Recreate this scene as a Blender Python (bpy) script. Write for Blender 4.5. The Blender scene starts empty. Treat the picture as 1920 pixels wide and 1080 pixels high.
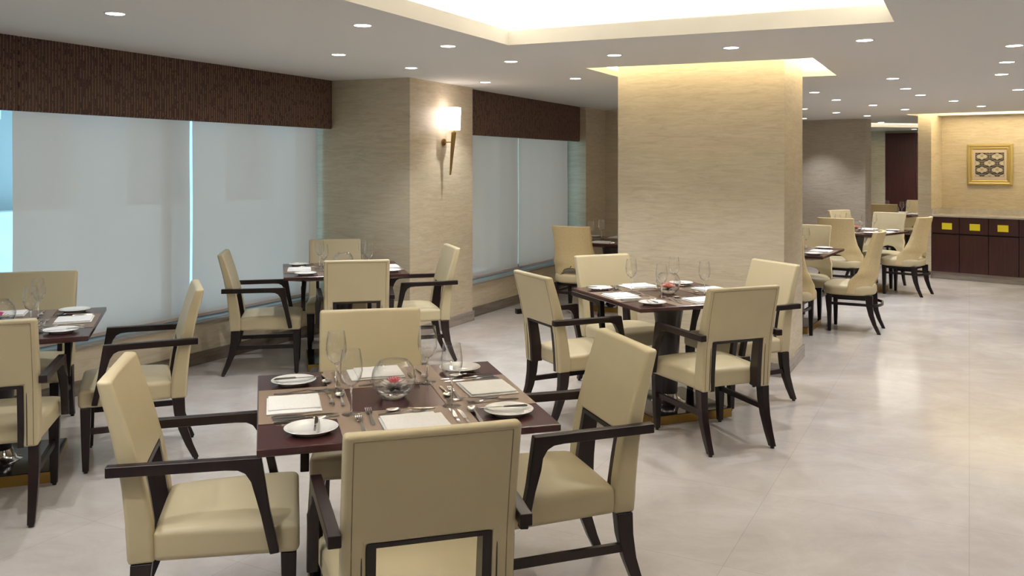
import bpy, bmesh, math, random
from mathutils import Vector, Matrix
random.seed(7)
PI = math.pi
sc = bpy.context.scene
C = sc.collection

# ------------------------------------------------------------------ camera, world, exposure
H = 1.65
cam_d = bpy.data.cameras.new('camera')
cam = bpy.data.objects.new('camera', cam_d); C.objects.link(cam)
cam.location = (0, 0, H); cam.rotation_euler = (PI/2, 0, 0)
cam_d.sensor_width = 36.0; cam_d.lens = 1640/1920*36.0
cam_d.shift_y = (311-540)/1920
cam_d.clip_start = 0.05
sc.camera = cam
w = bpy.data.worlds.new('daylight'); sc.world = w; w.use_nodes = True
bg = w.node_tree.nodes['Background']
bg.inputs[0].default_value = (0.42, 0.74, 0.92, 1); bg.inputs[1].default_value = 2.3
sc.view_settings.view_transform = 'Standard'; sc.view_settings.look = 'None'
sc.view_settings.gamma = 1.0; sc.view_settings.exposure = 0.30
sc.view_settings.use_curve_mapping = False
sc.cycles.use_denoising = True
sc.cycles.max_bounces = 10; sc.cycles.diffuse_bounces = 6; sc.cycles.transparent_max_bounces = 24
sc.cycles.sample_clamp_indirect = 6.0
sc.cycles.caustics_reflective = False

DOWN_W = 46.0      # power of one ceiling downlight
COVE_W = 15.0       # power per metre of cove strip
SCONCE = 8.0

# ------------------------------------------------------------------ building frame
UD = (0.4633, 0.8862)          # along the window wall
VD = (-0.8862, 0.4633)         # towards the window wall
def UV(u, v): return (u*UD[0]+v*VD[0], u*UD[1]+v*VD[1])
def cz(x): return 2.477-0.012*x          # underside of the ceiling
TH = 0.785                     # table height

# ------------------------------------------------------------------ materials
def nodes(name):
    m = bpy.data.materials.new(name); m.use_nodes = True
    nt = m.node_tree; b = nt.nodes['Principled BSDF']
    return m, nt, b
def plain(name, col, rough=0.5, metal=0.0, spec=0.5, coat=0.0):
    m, nt, b = nodes(name)
    b.inputs['Base Color'].default_value = (*col, 1); b.inputs['Roughness'].default_value = rough
    b.inputs['Metallic'].default_value = metal; b.inputs['Specular IOR Level'].default_value = spec
    b.inputs['Coat Weight'].default_value = coat; b.inputs['Coat Roughness'].default_value = 0.08
    return m
def ramp(nt, fac, stops):
    r = nt.nodes.new('ShaderNodeValToRGB')
    cr = r.color_ramp
    while len(cr.elements) < len(stops): cr.elements.new(0.5)
    for e, (p, c) in zip(cr.elements, stops):
        e.position = p; e.color = (*c, 1)
    nt.links.new(fac, r.inputs[0]); return r.outputs[0]
def coords(nt, scale, rot=(0, 0, 0)):
    t = nt.nodes.new('ShaderNodeTexCoord'); mp = nt.nodes.new('ShaderNodeMapping')
    mp.inputs['Scale'].default_value = scale; mp.inputs['Rotation'].default_value = rot
    nt.links.new(t.outputs['Object'], mp.inputs[0]); return mp.outputs[0]
def noise(nt, vec, scale, detail=4, rough=0.55, dist=0.0):
    n = nt.nodes.new('ShaderNodeTexNoise'); n.inputs['Scale'].default_value = scale
    n.inputs['Detail'].default_value = detail; n.inputs['Roughness'].default_value = rough
    n.inputs['Distortion'].default_value = dist
    nt.links.new(vec, n.inputs['Vector']); return n.outputs[0]
def bump(nt, b, h, strength, dist=0.01):
    bp = nt.nodes.new('ShaderNodeBump'); bp.inputs['Strength'].default_value = strength
    bp.inputs['Distance'].default_value = dist
    nt.links.new(h, bp.inputs['Height']); nt.links.new(bp.outputs[0], b.inputs['Normal'])
def textured(name, scale, stops, nscale=1.0, rough=0.5, bmp=0.0, detail=5, dist=0.0, spec=0.5, rot=(0, 0, 0)):
    m, nt, b = nodes(name)
    n = noise(nt, coords(nt, scale, rot), nscale, detail, 0.6, dist)
    nt.links.new(ramp(nt, n, stops), b.inputs['Base Color'])
    b.inputs['Roughness'].default_value = rough; b.inputs['Specular IOR Level'].default_value = spec
    if bmp: bump(nt, b, n, bmp)
    return m
def travertine(name, dark, mid, light, rough=0.42):
    m, nt, b = nodes(name)
    n1 = noise(nt, coords(nt, (1.5, 1.5, 12)), 3.0, 10, 0.74, 0.9)
    n2 = noise(nt, coords(nt, (0.5, 0.5, 1.6)), 1.3, 3, 0.5)
    mx = nt.nodes.new('ShaderNodeMath'); mx.operation = 'MULTIPLY_ADD'
    nt.links.new(n2, mx.inputs[0]); mx.inputs[1].default_value = 0.45; nt.links.new(n1, mx.inputs[2])
    sb = nt.nodes.new('ShaderNodeMath'); sb.operation = 'SUBTRACT'; nt.links.new(mx.outputs[0], sb.inputs[0]); sb.inputs[1].default_value = 0.22
    nt.links.new(ramp(nt, sb.outputs[0], [(0.32, dark), (0.5, mid), (0.68, light)]), b.inputs['Base Color'])
    b.inputs['Roughness'].default_value = rough
    return m
M = {}
M['travertine'] = travertine('travertine', (.47, .395, .275), (.575, .495, .36), (.65, .575, .44))
M['travertine_grey'] = travertine('grey_travertine', (.38, .33, .265), (.46, .405, .33), (.53, .475, .395))
M['skirting'] = textured('brown_marble', (1.2, 1.2, 9), [(.3, (.10, .08, .06)), (.7, (.20, .165, .13))], 3, .25)
M['skirting_light'] = textured('grey_marble', (1.2, 1.2, 9), [(.3, (.22, .19, .165)), (.7, (.36, .32, .28))], 3, .25)
M['ceiling'] = plain('ceiling_paint', (.74, .735, .72), .9, spec=.2)
M['cove'] = plain('cove_paint', (.80, .77, .70), .9, spec=.2)
def floor_mat():
    m, nt, b = nodes('polished_marble')
    v = coords(nt, (1, 1, 1), (0, 0, .5))
    a = noise(nt, v, .9, 7, .62, 1.2); c = noise(nt, coords(nt, (1, 1.3, 1), (0, 0, 1.1)), 2.3, 10, .72, .7)
    mx = nt.nodes.new('ShaderNodeMath'); mx.operation = 'ADD'; nt.links.new(a, mx.inputs[0]); nt.links.new(c, mx.inputs[1])
    hf = nt.nodes.new('ShaderNodeMath'); hf.operation = 'MULTIPLY'; nt.links.new(mx.outputs[0], hf.inputs[0]); hf.inputs[1].default_value = .5
    col = ramp(nt, hf.outputs[0], [(.36, (.455, .412, .38)), (.5, (.515, .475, .445)), (.62, (.58, .545, .52))])
    # hairline joints between the marble slabs
    br = nt.nodes.new('ShaderNodeTexBrick'); br.offset = 0; br.inputs['Scale'].default_value = 1.0
    br.inputs['Brick Width'].default_value = .9; br.inputs['Row Height'].default_value = .9
    br.inputs['Mortar Size'].default_value = .0016; br.inputs['Mortar Smooth'].default_value = .2
    br.inputs['Color1'].default_value = (1, 1, 1, 1); br.inputs['Color2'].default_value = (.955, .95, .945, 1)
    br.inputs['Mortar'].default_value = (.80, .78, .75, 1)
    nt.links.new(coords(nt, (1, 1, 1), (0, 0, -math.atan2(UD[1], UD[0]))), br.inputs['Vector'])
    mm = nt.nodes.new('ShaderNodeMix'); mm.data_type = 'RGBA'; mm.blend_type = 'MULTIPLY'; mm.inputs[0].default_value = 1
    nt.links.new(col, mm.inputs[6]); nt.links.new(br.outputs['Color'], mm.inputs[7])
    nt.links.new(mm.outputs[2], b.inputs['Base Color'])
    rr = nt.nodes.new('ShaderNodeMapRange'); nt.links.new(a, rr.inputs[0])
    rr.inputs['To Min'].default_value = .12; rr.inputs['To Max'].default_value = .24
    nt.links.new(rr.outputs[0], b.inputs['Roughness'])
    b.inputs['Specular IOR Level'].default_value = .42
    return m
M['floor'] = floor_mat()
def leather(name, col, vary=.05):
    m, nt, b = nodes(name)
    n = noise(nt, coords(nt, (1, 1, 1)), 2.2, 3, .5)
    d = tuple(c*(1-vary) for c in col); l = tuple(min(1, c*(1+vary)) for c in col)
    nt.links.new(ramp(nt, n, [(.35, d), (.65, l)]), b.inputs['Base Color'])
    b.inputs['Roughness'].default_value = .42; b.inputs['Specular IOR Level'].default_value = .42
    bump(nt, b, noise(nt, coords(nt, (1, 1, 1)), 260, 2, .5), .06, .002)
    return m
M['leather'] = leather('cream_leather', (.52, .445, .285))
M['seam'] = plain('dark_piping', (.20, .155, .09), .5)
M['seam_dark'] = plain('black_piping', (.05, .035, .025), .5)
M['piping'] = plain('cream_piping', (.52, .44, .27), .4)
def woven():
    m, nt, b = nodes('woven_upholstery')
    v = nt.nodes.new('ShaderNodeTexVoronoi'); v.inputs['Scale'].default_value = 150
    nt.links.new(coords(nt, (1, 1, 1)), v.inputs['Vector'])
    nt.links.new(ramp(nt, v.outputs['Distance'], [(.1, (.47, .36, .175)), (.55, (.62, .50, .28))]), b.inputs['Base Color'])
    b.inputs['Roughness'].default_value = .75
    return m
M['woven'] = woven()
M['wood'] = textured('espresso_wood', (30, 30, 2.2), [(.3, (.007, .004, .004)), (.7, (.016, .008, .008))], 1.5, .33, spec=.35)
M['mahogany'] = textured('mahogany', (3, 26, 3), [(.3, (.030, .009, .010)), (.7, (.055, .018, .019))], 1.6, .22, detail=6)
M['cab_wood'] = textured('wine_wood', (26, 26, 1.6), [(.3, (.028, .006, .006)), (.7, (.055, .014, .013))], 1.6, .35)
M['brass'] = plain('brushed_brass', (.42, .27, .08), .35, 1)
M['bronze'] = plain('aged_bronze', (.30, .20, .075), .35, 1)
M['steel'] = plain('polished_steel', (.72, .70, .67), .12, 1)
M['china'] = plain('white_china', (.86, .855, .84), .12, coat=.5)
M['linen'] = textured('white_linen', (1, 1, 1), [(.3, (.84, .83, .82)), (.7, (.90, .895, .885))], 90, .85, .08)
def mat_mat():
    m, nt, b = nodes('woven_placemat')
    ck = nt.nodes.new('ShaderNodeTexChecker'); ck.inputs['Scale'].default_value = 420
    ck.inputs['Color1'].default_value = (.25, .175, .13, 1); ck.inputs['Color2'].default_value = (.15, .105, .08, 1)
    nt.links.new(coords(nt, (1, 1, .01)), ck.inputs['Vector'])
    nt.links.new(ck.outputs[0], b.inputs['Base Color']); b.inputs['Roughness'].default_value = .5
    return m
M['placemat'] = mat_mat()
def thin_glass():
    m = bpy.data.materials.new('thin_glass'); m.use_nodes = True; nt = m.node_tree; nt.nodes.clear()
    o = nt.nodes.new('ShaderNodeOutputMaterial'); t = nt.nodes.new('ShaderNodeBsdfTransparent'); g = nt.nodes.new('ShaderNodeBsdfGlossy')
    t.inputs[0].default_value = (1, 1, 1, 1); g.inputs['Roughness'].default_value = .03
    lw = nt.nodes.new('ShaderNodeLayerWeight'); lw.inputs[0].default_value = .5
    pw = nt.nodes.new('ShaderNodeMath'); pw.operation = 'POWER'; nt.links.new(lw.outputs['Facing'], pw.inputs[0]); pw.inputs[1].default_value = 2.6
    mr = nt.nodes.new('ShaderNodeMapRange'); nt.links.new(pw.outputs[0], mr.inputs[0])
    mr.inputs['To Min'].default_value = .045; mr.inputs['To Max'].default_value = .8
    mx = nt.nodes.new('ShaderNodeMixShader'); nt.links.new(mr.outputs[0], mx.inputs[0])
    nt.links.new(t.outputs[0], mx.inputs[1]); nt.links.new(g.outputs[0], mx.inputs[2]); nt.links.new(mx.outputs[0], o.inputs[0])
    return m
M['glass'] = thin_glass()
def solid_glass(name, ior, col=(1, 1, 1)):
    m, nt, b = nodes(name)
    b.inputs['Base Color'].default_value = (*col, 1); b.inputs['Transmission Weight'].default_value = 1
    b.inputs['Roughness'].default_value = 0; b.inputs['IOR'].default_value = ior
    return m
M['clear'] = solid_glass('clear_glass', 1.5)
M['water'] = solid_glass('water', 1.33)
M['petal_white'] = plain('white_petal', (.88, .84, .82), .6)
M['petal_pink'] = plain('pink_petal', (.72, .20, .27), .6)
M['petal_hot'] = plain('magenta_petal', (.75, .14, .38), .6)
M['petal_blush'] = plain('blush_petal', (.80, .42, .36), .6)
M['leaf'] = plain('leaf_green', (.05, .12, .04), .5)
def blind_mat():
    m = bpy.data.materials.new('blind_fabric'); m.use_nodes = True; nt = m.node_tree; nt.nodes.clear()
    o = nt.nodes.new('ShaderNodeOutputMaterial'); d = nt.nodes.new('ShaderNodeBsdfDiffuse'); t = nt.nodes.new('ShaderNodeBsdfTranslucent')
    tr = nt.nodes.new('ShaderNodeBsdfTransparent')
    d.inputs[0].default_value = (.66, .64, .61, 1); t.inputs[0].default_value = (.80, .50, .40, 1)
    a = nt.nodes.new('ShaderNodeMixShader'); a.inputs[0].default_value = .42
    nt.links.new(d.outputs[0], a.inputs[1]); nt.links.new(t.outputs[0], a.inputs[2])
    b = nt.nodes.new('ShaderNodeMixShader'); b.inputs[0].default_value = .05
    nt.links.new(a.outputs[0], b.inputs[1]); nt.links.new(tr.outputs[0], b.inputs[2]); nt.links.new(b.outputs[0], o.inputs[0])
    return m
M['blind'] = blind_mat()
def valance_mat():
    m, nt, b = nodes('pleated_brown_cloth')
    tc = nt.nodes.new('ShaderNodeTexCoord'); sp = nt.nodes.new('ShaderNodeSeparateXYZ'); nt.links.new(tc.outputs['Object'], sp.inputs[0])
    dv = nt.nodes.new('ShaderNodeMath'); dv.operation = 'DIVIDE'; nt.links.new(sp.outputs[0], dv.inputs[0]); dv.inputs[1].default_value = .024
    fr = nt.nodes.new('ShaderNodeMath'); fr.operation = 'FRACT'; nt.links.new(dv.outputs[0], fr.inputs[0])
    lt = nt.nodes.new('ShaderNodeMath'); lt.operation = 'LESS_THAN'; nt.links.new(fr.outputs[0], lt.inputs[0]); lt.inputs[1].default_value = .11
    n = noise(nt, coords(nt, (42, 1, 14)), 1, 3, .6)
    gt = nt.nodes.new('ShaderNodeMath'); gt.operation = 'GREATER_THAN'; nt.links.new(n, gt.inputs[0]); gt.inputs[1].default_value = .46
    ml = nt.nodes.new('ShaderNodeMath'); ml.operation = 'MULTIPLY'; nt.links.new(lt.outputs[0], ml.inputs[0]); nt.links.new(gt.outputs[0], ml.inputs[1])
    base = ramp(nt, noise(nt, coords(nt, (60, 60, 60)), 2, 3, .6), [(.35, (.040, .018, .014)), (.65, (.085, .042, .032))])
    mx = nt.nodes.new('ShaderNodeMix'); mx.data_type = 'RGBA'; nt.links.new(ml.outputs[0], mx.inputs[0])
    nt.links.new(base, mx.inputs[6]); mx.inputs[7].default_value = (.30, .19, .10, 1)
    nt.links.new(mx.outputs[2], b.inputs['Base Color']); b.inputs['Roughness'].default_value = .7
    return m
M['valance'] = valance_mat()
def emit(name, col, s):
    m = bpy.data.materials.new(name); m.use_nodes = True; nt = m.node_tree; nt.nodes.clear()
    o = nt.nodes.new('ShaderNodeOutputMaterial'); e = nt.nodes.new('ShaderNodeEmission')
    e.inputs[0].default_value = (*col, 1); e.inputs[1].default_value = s; nt.links.new(e.outputs[0], o.inputs[0]); return m
M['lamp_lens'] = emit('lamp_lens', (1, .97, .92), 12)
M['sconce_shade'] = emit('sconce_shade', (1, .86, .78), SCONCE)
M['white_metal'] = plain('white_metal', (.75, .74, .72), .5)
M['sill'] = plain('sill_stone', (.30, .29, .27), .35)
M['alu'] = plain('window_frame_metal', (.20, .22, .23), .4, .6)
M['worktop'] = textured('pale_marble', (1, 1, 1), [(.3, (.46, .43, .38)), (.7, (.62, .59, .53))], 9, .25)
M['gilt'] = plain('gilt_frame', (.50, .39, .15), .42, .6)
M['matboard'] = plain('matboard', (.60, .50, .40), .8)
M['art_black'] = plain('art_black', (.012, .010, .012), .6)
M['art_cream'] = plain('art_cream', (.60, .55, .43), .7)
M['art_grey'] = plain('art_grey', (.20, .17, .145), .7)
M['art_line'] = plain('art_line', (.10, .085, .07), .7)
M['yellow'] = plain('yellow_paper', (.86, .74, .02), .6)
M['black_rubber'] = plain('black_rubber', (.01, .01, .01), .6)
M['shadow_gap'] = plain('dark_recess', (.01, .006, .006), .7)
M['facade'] = textured('pale_facade', (1, 1, 1), [(.3, (.55, .62, .64)), (.7, (.70, .76, .78))], 2, .8)
M['facade_dark'] = plain('facade_arch', (.42, .48, .50), .6)

# ------------------------------------------------------------------ mesh helpers
def new_bm(): return bmesh.new()
def link(name, bm, mats, parent=None, smooth=None, bevel=None, loc=None, rz=None):
    me = bpy.data.meshes.new(name)
    bmesh.ops.recalc_face_normals(bm, faces=bm.faces[:])
    if smooth is not None or bevel:
        for f in bm.faces: f.smooth = True
    bm.to_mesh(me); bm.free()
    if smooth is not None: me.set_sharp_from_angle(angle=math.radians(smooth))
    for m in (mats if isinstance(mats, (list, tuple)) else [mats]): me.materials.append(M[m])
    o = bpy.data.objects.new(name, me); C.objects.link(o)
    if bevel:
        b = o.modifiers.new('bevel', 'BEVEL'); b.width = bevel[0]; b.segments = bevel[1]; b.limit_method = 'ANGLE'
        b.angle_limit = math.radians(bevel[2] if len(bevel) > 2 else 40); b.harden_normals = False
        w_ = o.modifiers.new('weighted', 'WEIGHTED_NORMAL'); w_.keep_sharp = True
    if parent: o.parent = parent
    if loc: o.location = loc
    if rz is not None: o.rotation_euler = (0, 0, rz)
    return o
def tag(o, label, cat=None, group=None, kind=None):
    if label: o['label'] = label
    if cat: o['category'] = cat
    if group: o['group'] = group
    if kind: o['kind'] = kind
    return o
def thing(name, label, cat, loc=(0, 0, 0), rz=0, group=None):
    o = bpy.data.objects.new(name, None); C.objects.link(o); o.empty_display_size = .1
    o.location = loc; o.rotation_euler = (0, 0, rz)
    return tag(o, label, cat, group)
def struct(name, bm, m, label, **k):
    o = link(name, bm, m, **k); o['kind'] = 'structure'; o['label'] = label; return o
def dup(root, loc, rz, label=None, group=None, parent=None):
    r = root.copy(); C.objects.link(r)
    if parent is None:
        r.location = loc; r.rotation_euler = (0, 0, rz)
        if label: r['label'] = label
        if group: r['group'] = group
    else: r.parent = parent
    for ch in root.children: dup(ch, None, None, parent=r)
    return r
def box(bm, x0, x1, y0, y1, z0, z1, mi=0):
    v = [bm.verts.new(p) for p in ((x0,y0,z0),(x1,y0,z0),(x1,y1,z0),(x0,y1,z0),(x0,y0,z1),(x1,y0,z1),(x1,y1,z1),(x0,y1,z1))]
    for q in ((0,3,2,1),(4,5,6,7),(0,1,5,4),(1,2,6,5),(2,3,7,6),(3,0,4,7)):
        f = bm.faces.new([v[i] for i in q]); f.material_index = mi
    return v
def prism(bm, pts, z0, z1, mi=0):
    a = [bm.verts.new((p[0], p[1], z0)) for p in pts]; b = [bm.verts.new((p[0], p[1], z1(p[0]) if callable(z1) else z1)) for p in pts]
    n = len(pts)
    fs = [bm.faces.new(a[::-1]), bm.faces.new(b)]
    for i in range(n): fs.append(bm.faces.new((a[i], a[(i+1) % n], b[(i+1) % n], b[i])))
    for f in fs: f.material_index = mi
def extrude_x(bm, prof, x0, x1, fx=None, mi=0):
    """prof: list of (y,z); a slab from x0 to x1. fx(x,y,z) may move points."""
    f_ = fx or (lambda x, y, z: (x, y, z))
    a = [bm.verts.new(f_(x0, y, z)) for y, z in prof]; b = [bm.verts.new(f_(x1, y, z)) for y, z in prof]
    n = len(prof); fs = [bm.faces.new(a[::-1]), bm.faces.new(b)]
    for i in range(n): fs.append(bm.faces.new((a[i], a[(i+1) % n], b[(i+1) % n], b[i])))
    for f in fs: f.material_index = mi
def lathe(bm, prof, n=32, cx=0, cy=0, mi=0):
    rings = []
    for r, z in prof:
        if r < 1e-6: rings.append([bm.verts.new((cx, cy, z))])
        else: rings.append([bm.verts.new((cx+r*math.cos(2*PI*i/n), cy+r*math.sin(2*PI*i/n), z)) for i in range(n)])
    for A, B in zip(rings, rings[1:]):
        for i in range(n):
            j = (i+1) % n
            if len(A) == 1 and len(B) == 1: continue
            if len(A) == 1: f = bm.faces.new((A[0], B[i], B[j]))
            elif len(B) == 1: f = bm.faces.new((A[i], A[j], B[0]))
            else: f = bm.faces.new((A[i], A[j], B[j], B[i]))
            f.material_index = mi
def sections(bm, secs):
    """secs: list of 4-point rings (3D), closed solid through them"""
    R = [[bm.verts.new(p) for p in s] for s in secs]; n = len(R[0])
    bm.faces.new(R[0][::-1]); bm.faces.new(R[-1])
    for A, B in zip(R, R[1:]):
        for i in range(n): bm.faces.new((A[i], A[(i+1) % n], B[(i+1) % n], B[i]))
def rect(cx, cy, z, wx, wy): return [(cx-wx/2, cy-wy/2, z), (cx+wx/2, cy-wy/2, z), (cx+wx/2, cy+wy/2, z), (cx-wx/2, cy+wy/2, z)]
def tube(bm, pts, r, n=6):
    pts = [Vector(p) for p in pts]; R = []
    for i, p in enumerate(pts):
        d = (pts[min(i+1, len(pts)-1)]-pts[max(i-1, 0)]).normalized()
        up = Vector((0, 1, 0)) if abs(d.y) < .9 else Vector((1, 0, 0))
        a = d.cross(up).normalized(); b = d.cross(a)
        R.append([bm.verts.new(p+a*r*math.cos(2*PI*k/n)+b*r*math.sin(2*PI*k/n)) for k in range(n)])
    bm.faces.new(R[0][::-1]); bm.faces.new(R[-1])
    for A, B in zip(R, R[1:]):
        for i in range(n): bm.faces.new((A[i], A[(i+1) % n], B[(i+1) % n], B[i]))
def lerp(a, b, t): return a+(b-a)*t
def interp(tab, z):
    if z <= tab[0][0]: return tab[0][1]
    for (a, b), (c, d) in zip(tab, tab[1:]):
        if z <= c: return lerp(b, d, (z-a)/(c-a))
    return tab[-1][1]
def smooth_interp(tab, z):
    if z <= tab[0][0]: return tab[0][1]
    for (a, b), (c, d) in zip(tab, tab[1:]):
        if z <= c:
            t = (z-a)/(c-a); return lerp(b, d, t*t*(3-2*t))
    return tab[-1][1]
def grid_solid(bm, zs, xs_of, present, yr, yf, mi_front=0, mi_rear=0):
    """slab standing in xz; xs_of(z) -> list of x; present(j, i) -> cell is there"""
    V = {}
    def vert(j, i, side):
        k = (j, i, side)
        if k not in V:
            x = xs_of(zs[i])[j]; V[k] = bm.verts.new((x, (yf if side else yr)(zs[i], x), zs[i]))
        return V[k]
    nj = len(xs_of(zs[0]))-1; ni = len(zs)-1
    P = lambda j, i: 0 <= j < nj and 0 <= i < ni and present(j, i)
    for j in range(nj):
        for i in range(ni):
            if not P(j, i): continue
            for side, mi in ((0, mi_rear), (1, mi_front)):
                q = [vert(j, i, side), vert(j+1, i, side), vert(j+1, i+1, side), vert(j, i+1, side)]
                f = bm.faces.new(q); f.material_index = mi
            for (dj, di, e) in ((-1, 0, ((j, i), (j, i+1))), (1, 0, ((j+1, i), (j+1, i+1))), (0, -1, ((j, i), (j+1, i))), (0, 1, ((j, i+1), (j+1, i+1)))):
                if not P(j+dj, i+di):
                    a, b = e
                    f = bm.faces.new((vert(*a, 0), vert(*b, 0), vert(*b, 1), vert(*a, 1))); f.material_index = mi_rear

# ------------------------------------------------------------------ large structure
ang_u = math.atan2(UD[1], UD[0])
def poly(bm, pts, z0, z1, mi=0): prism(bm, pts, z0, z1, mi)
TOP = lambda x: cz(x)+.02
# far line of cabinets
DX, DY = .740, -.673; NX, NY = .673, .740
def F(s, k=0): return (6.163+DX*s+NX*k, 12.86+DY*s+NY*k)

OUTLINE = [UV(-6, 6.0), UV(14.5, 6.0), (1.4, 22), (13, 22), (13, -4.5), (UV(-6, 6)[0], -4.5)]
bm = new_bm(); prism(bm, OUTLINE, -.12, 0); struct('floor', bm, 'floor', 'polished pale marble floor with soft clouded veins')

def rect_uv(u0, u1, v0, v1): return [UV(u0, v0), UV(u1, v0), UV(u1, v1), UV(u0, v1)]
COVE = rect_uv(.9, 5.30, .37, 2.80)
PILL = rect_uv(7.03, 7.875, 1.28, 2.655)
POPEN = rect_uv(6.79, 8.12, 1.03, 2.85)
NICHE = [F(-.28, -.24), F(5.2, -.24), F(5.2, .30), F(-.28, .30)]
FARC = [(5.6, 15.35), (9.6, 15.35), (9.6, 16.75), (5.6, 16.75)]
HOLES = [COVE, POPEN, NICHE, FARC]
def grow(pts, g):
    cx = sum(p[0] for p in pts)/4; cy = sum(p[1] for p in pts)/4; out = []
    n = len(pts)
    for i in range(n):
        p = Vector(pts[i]); a = (Vector(pts[i-1])-p).normalized(); b = (Vector(pts[(i+1) % n])-p).normalized()
        out.append(tuple(p-a*g-b*g))
    return out
bm = new_bm()
def loop(pts, dz=0):
    vs = [bm.verts.new((p[0], p[1], cz(p[0])+dz)) for p in pts]
    return vs, [bm.edges.new((vs[i], vs[(i+1) % len(vs)])) for i in range(len(vs))]
es = loop(OUTLINE)[1]
hl = []
for hpts in HOLES:
    vs, e = loop(hpts); es += e; hl.append(vs)
bmesh.ops.triangle_fill(bm, edges=es, use_beauty=True, use_dissolve=False)
struct('ceiling', bm, 'ceiling', 'flat painted ceiling with recessed lit coves')
def cove_well(name, pts, fascia, ledge, height, label):
    bm = new_bm()
    rings = []
    for g, dz in ((0, 0), (0, fascia), (ledge, fascia), (ledge, height)):
        rings.append([bm.verts.new((p[0], p[1], cz(p[0])+dz)) for p in grow(pts, g)])
    for A, B in zip(rings, rings[1:]):
        for i in range(4): bm.faces.new((A[i], A[(i+1) % 4], B[(i+1) % 4], B[i]))
    bm.faces.new(rings[-1])
    struct(name, bm, 'cove', label)
cove_well('trim_1', COVE, .10, .20, .36, 'deep rectangular ceiling cove glowing warm white')
cove_well('trim_2', POPEN, .05, .10, .24, 'rectangular lit cove in the ceiling around the pillar')
cove_well('trim_3', NICHE, .03, .08, .22, 'narrow lit ceiling slot above the cabinet niche')
cove_well('trim_4', FARC, .06, .15, .24, 'lit ceiling cove in front of the dark door')

def strip_light(name, a, b, z, energy_per_m, parent, wdt=.05, tilt=None, col=(1, .93, .82)):
    ld = bpy.data.lights.new(name, 'AREA'); ld.shape = 'RECTANGLE'
    L = math.dist(a, b); ld.size = L; ld.size_y = wdt; ld.energy = energy_per_m*L; ld.color = col
    o = bpy.data.objects.new(name, ld); C.objects.link(o)
    o.location = ((a[0]+b[0])/2, (a[1]+b[1])/2, z)
    ang = math.atan2(b[1]-a[1], b[0]-a[0])
    # emit upward, leaning by tilt towards the opening
    o.rotation_euler = (Matrix.Rotation(ang, 3, 'Z') @ Matrix.Rotation(PI-(tilt or 0), 3, 'X')).to_euler()
    if parent: o.parent = parent
    return o
def cove_strips(nm, pts, g, dz, e, col=(1, .93, .82), skip=(), lab=None):
    P = grow(pts, g)
    root = thing('led_strip', lab, 'light strip', (0, 0, 0))
    for i in range(4):
        if i in skip: continue
        a = Vector(P[i]); b = Vector(P[(i+1) % 4]); d = (b-a).normalized()*g
        a2, b2 = a+d, b-d
        zz = cz((a2.x+b2.x)/2)+dz
        bm = new_bm(); tube(bm, [(a2.x, a2.y, zz-.012), (b2.x, b2.y, zz-.012)], .008); link('light_channel', bm, 'white_metal', root)
        strip_light('cove_light', a2, b2, zz+.005, e, root, col=col)
cove_strips('c1', COVE, .10, .13, COVE_W, col=(1, .955, .88), lab='warm light strip hidden on the ledge of the large ceiling cove')
cove_strips('c2', POPEN, .05, .075, COVE_W*1.0, col=(1, .87, .64), lab='warm light strip in the ceiling cove around the pillar')
cove_strips('c3', NICHE, .04, .055, COVE_W*.9, skip=(1, 3), col=(1, .87, .62), lab='warm light strip in the ceiling slot over the cabinets')
cove_strips('c4', FARC, .07, .085, COVE_W*.7, lab='warm light strip in the far ceiling cove')

# window wall, first bay (v 5.68) and its pilaster (v 4.70)
def uvbox(bm, u0, u1, v0, v1, z0, z1, mi=0): prism(bm, rect_uv(u0, u1, v0, v1), z0, z1, mi)
bm = new_bm(); uvbox(bm, -6, 6.9, 5.68, 5.95, 0, .335); uvbox(bm, -6, 6.9, 5.80, 6.0, 2.36, TOP); uvbox(bm, -6, .25, 5.68, 6.0, .335, TOP)
struct('wall_window', bm, 'travertine', 'low beige stone wall under the long window')
bm = new_bm(); uvbox(bm, 6.9, 8.08, 4.70, 6.1, 0, TOP); struct('wall_pilaster', bm, 'travertine', 'beige stone pilaster between the two windows carrying the torch lamp')
bm = new_bm(); uvbox(bm, 8.08, 11.2, 4.80, 5.08, 0, .35); uvbox(bm, 8.08, 11.2, 4.92, 5.2, 2.36, TOP)
struct('wall_window_far', bm, 'travertine', 'low beige stone wall under the far window')
bm = new_bm(); uvbox(bm, 11.2, 11.93, 4.70, 6.0, 0, TOP); struct('wall_pilaster_far', bm, 'travertine', 'beige stone pilaster just past the far window')
bm = new_bm(); uvbox(bm, 11.93, 12.3, 3.0, 5.6, 0, TOP); struct('wall_end', bm, 'travertine', 'beige stone end wall seen behind the pillar')
def skirt(name, u0, u1, v0, v1, m, lab, h=.105):
    bm = new_bm(); uvbox(bm, u0, u1, v0, v1, 0, h); struct(name, bm, m, lab)
skirt('baseboard_window', -6, 6.885, 5.665, 5.68, 'skirting', 'dark brown marble baseboard under the long window')
skirt('baseboard_pilaster', 6.885, 8.095, 4.685, 4.70, 'skirting_light', 'grey brown marble baseboard of the pilaster')
skirt('baseboard_pilaster_side', 6.885, 6.90, 4.70, 5.68, 'skirting_light', 'marble baseboard on the return of the pilaster')
skirt('baseboard_window_far', 8.095, 11.2, 4.785, 4.80, 'skirting', 'dark marble baseboard under the far window')
skirt('baseboard_end', 11.915, 11.93, 3.0, 4.7, 'skirting', 'marble baseboard of the end wall behind the pillar')
skirt('baseboard_pilaster_far', 11.2, 11.93, 4.685, 4.70, 'skirting', 'marble baseboard of the far pilaster')
bm = new_bm(); uvbox(bm, .25, 6.9, 5.66, 5.95, .335, .352); struct('trim_5', bm, 'sill', 'grey stone sill of the long window')
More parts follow.
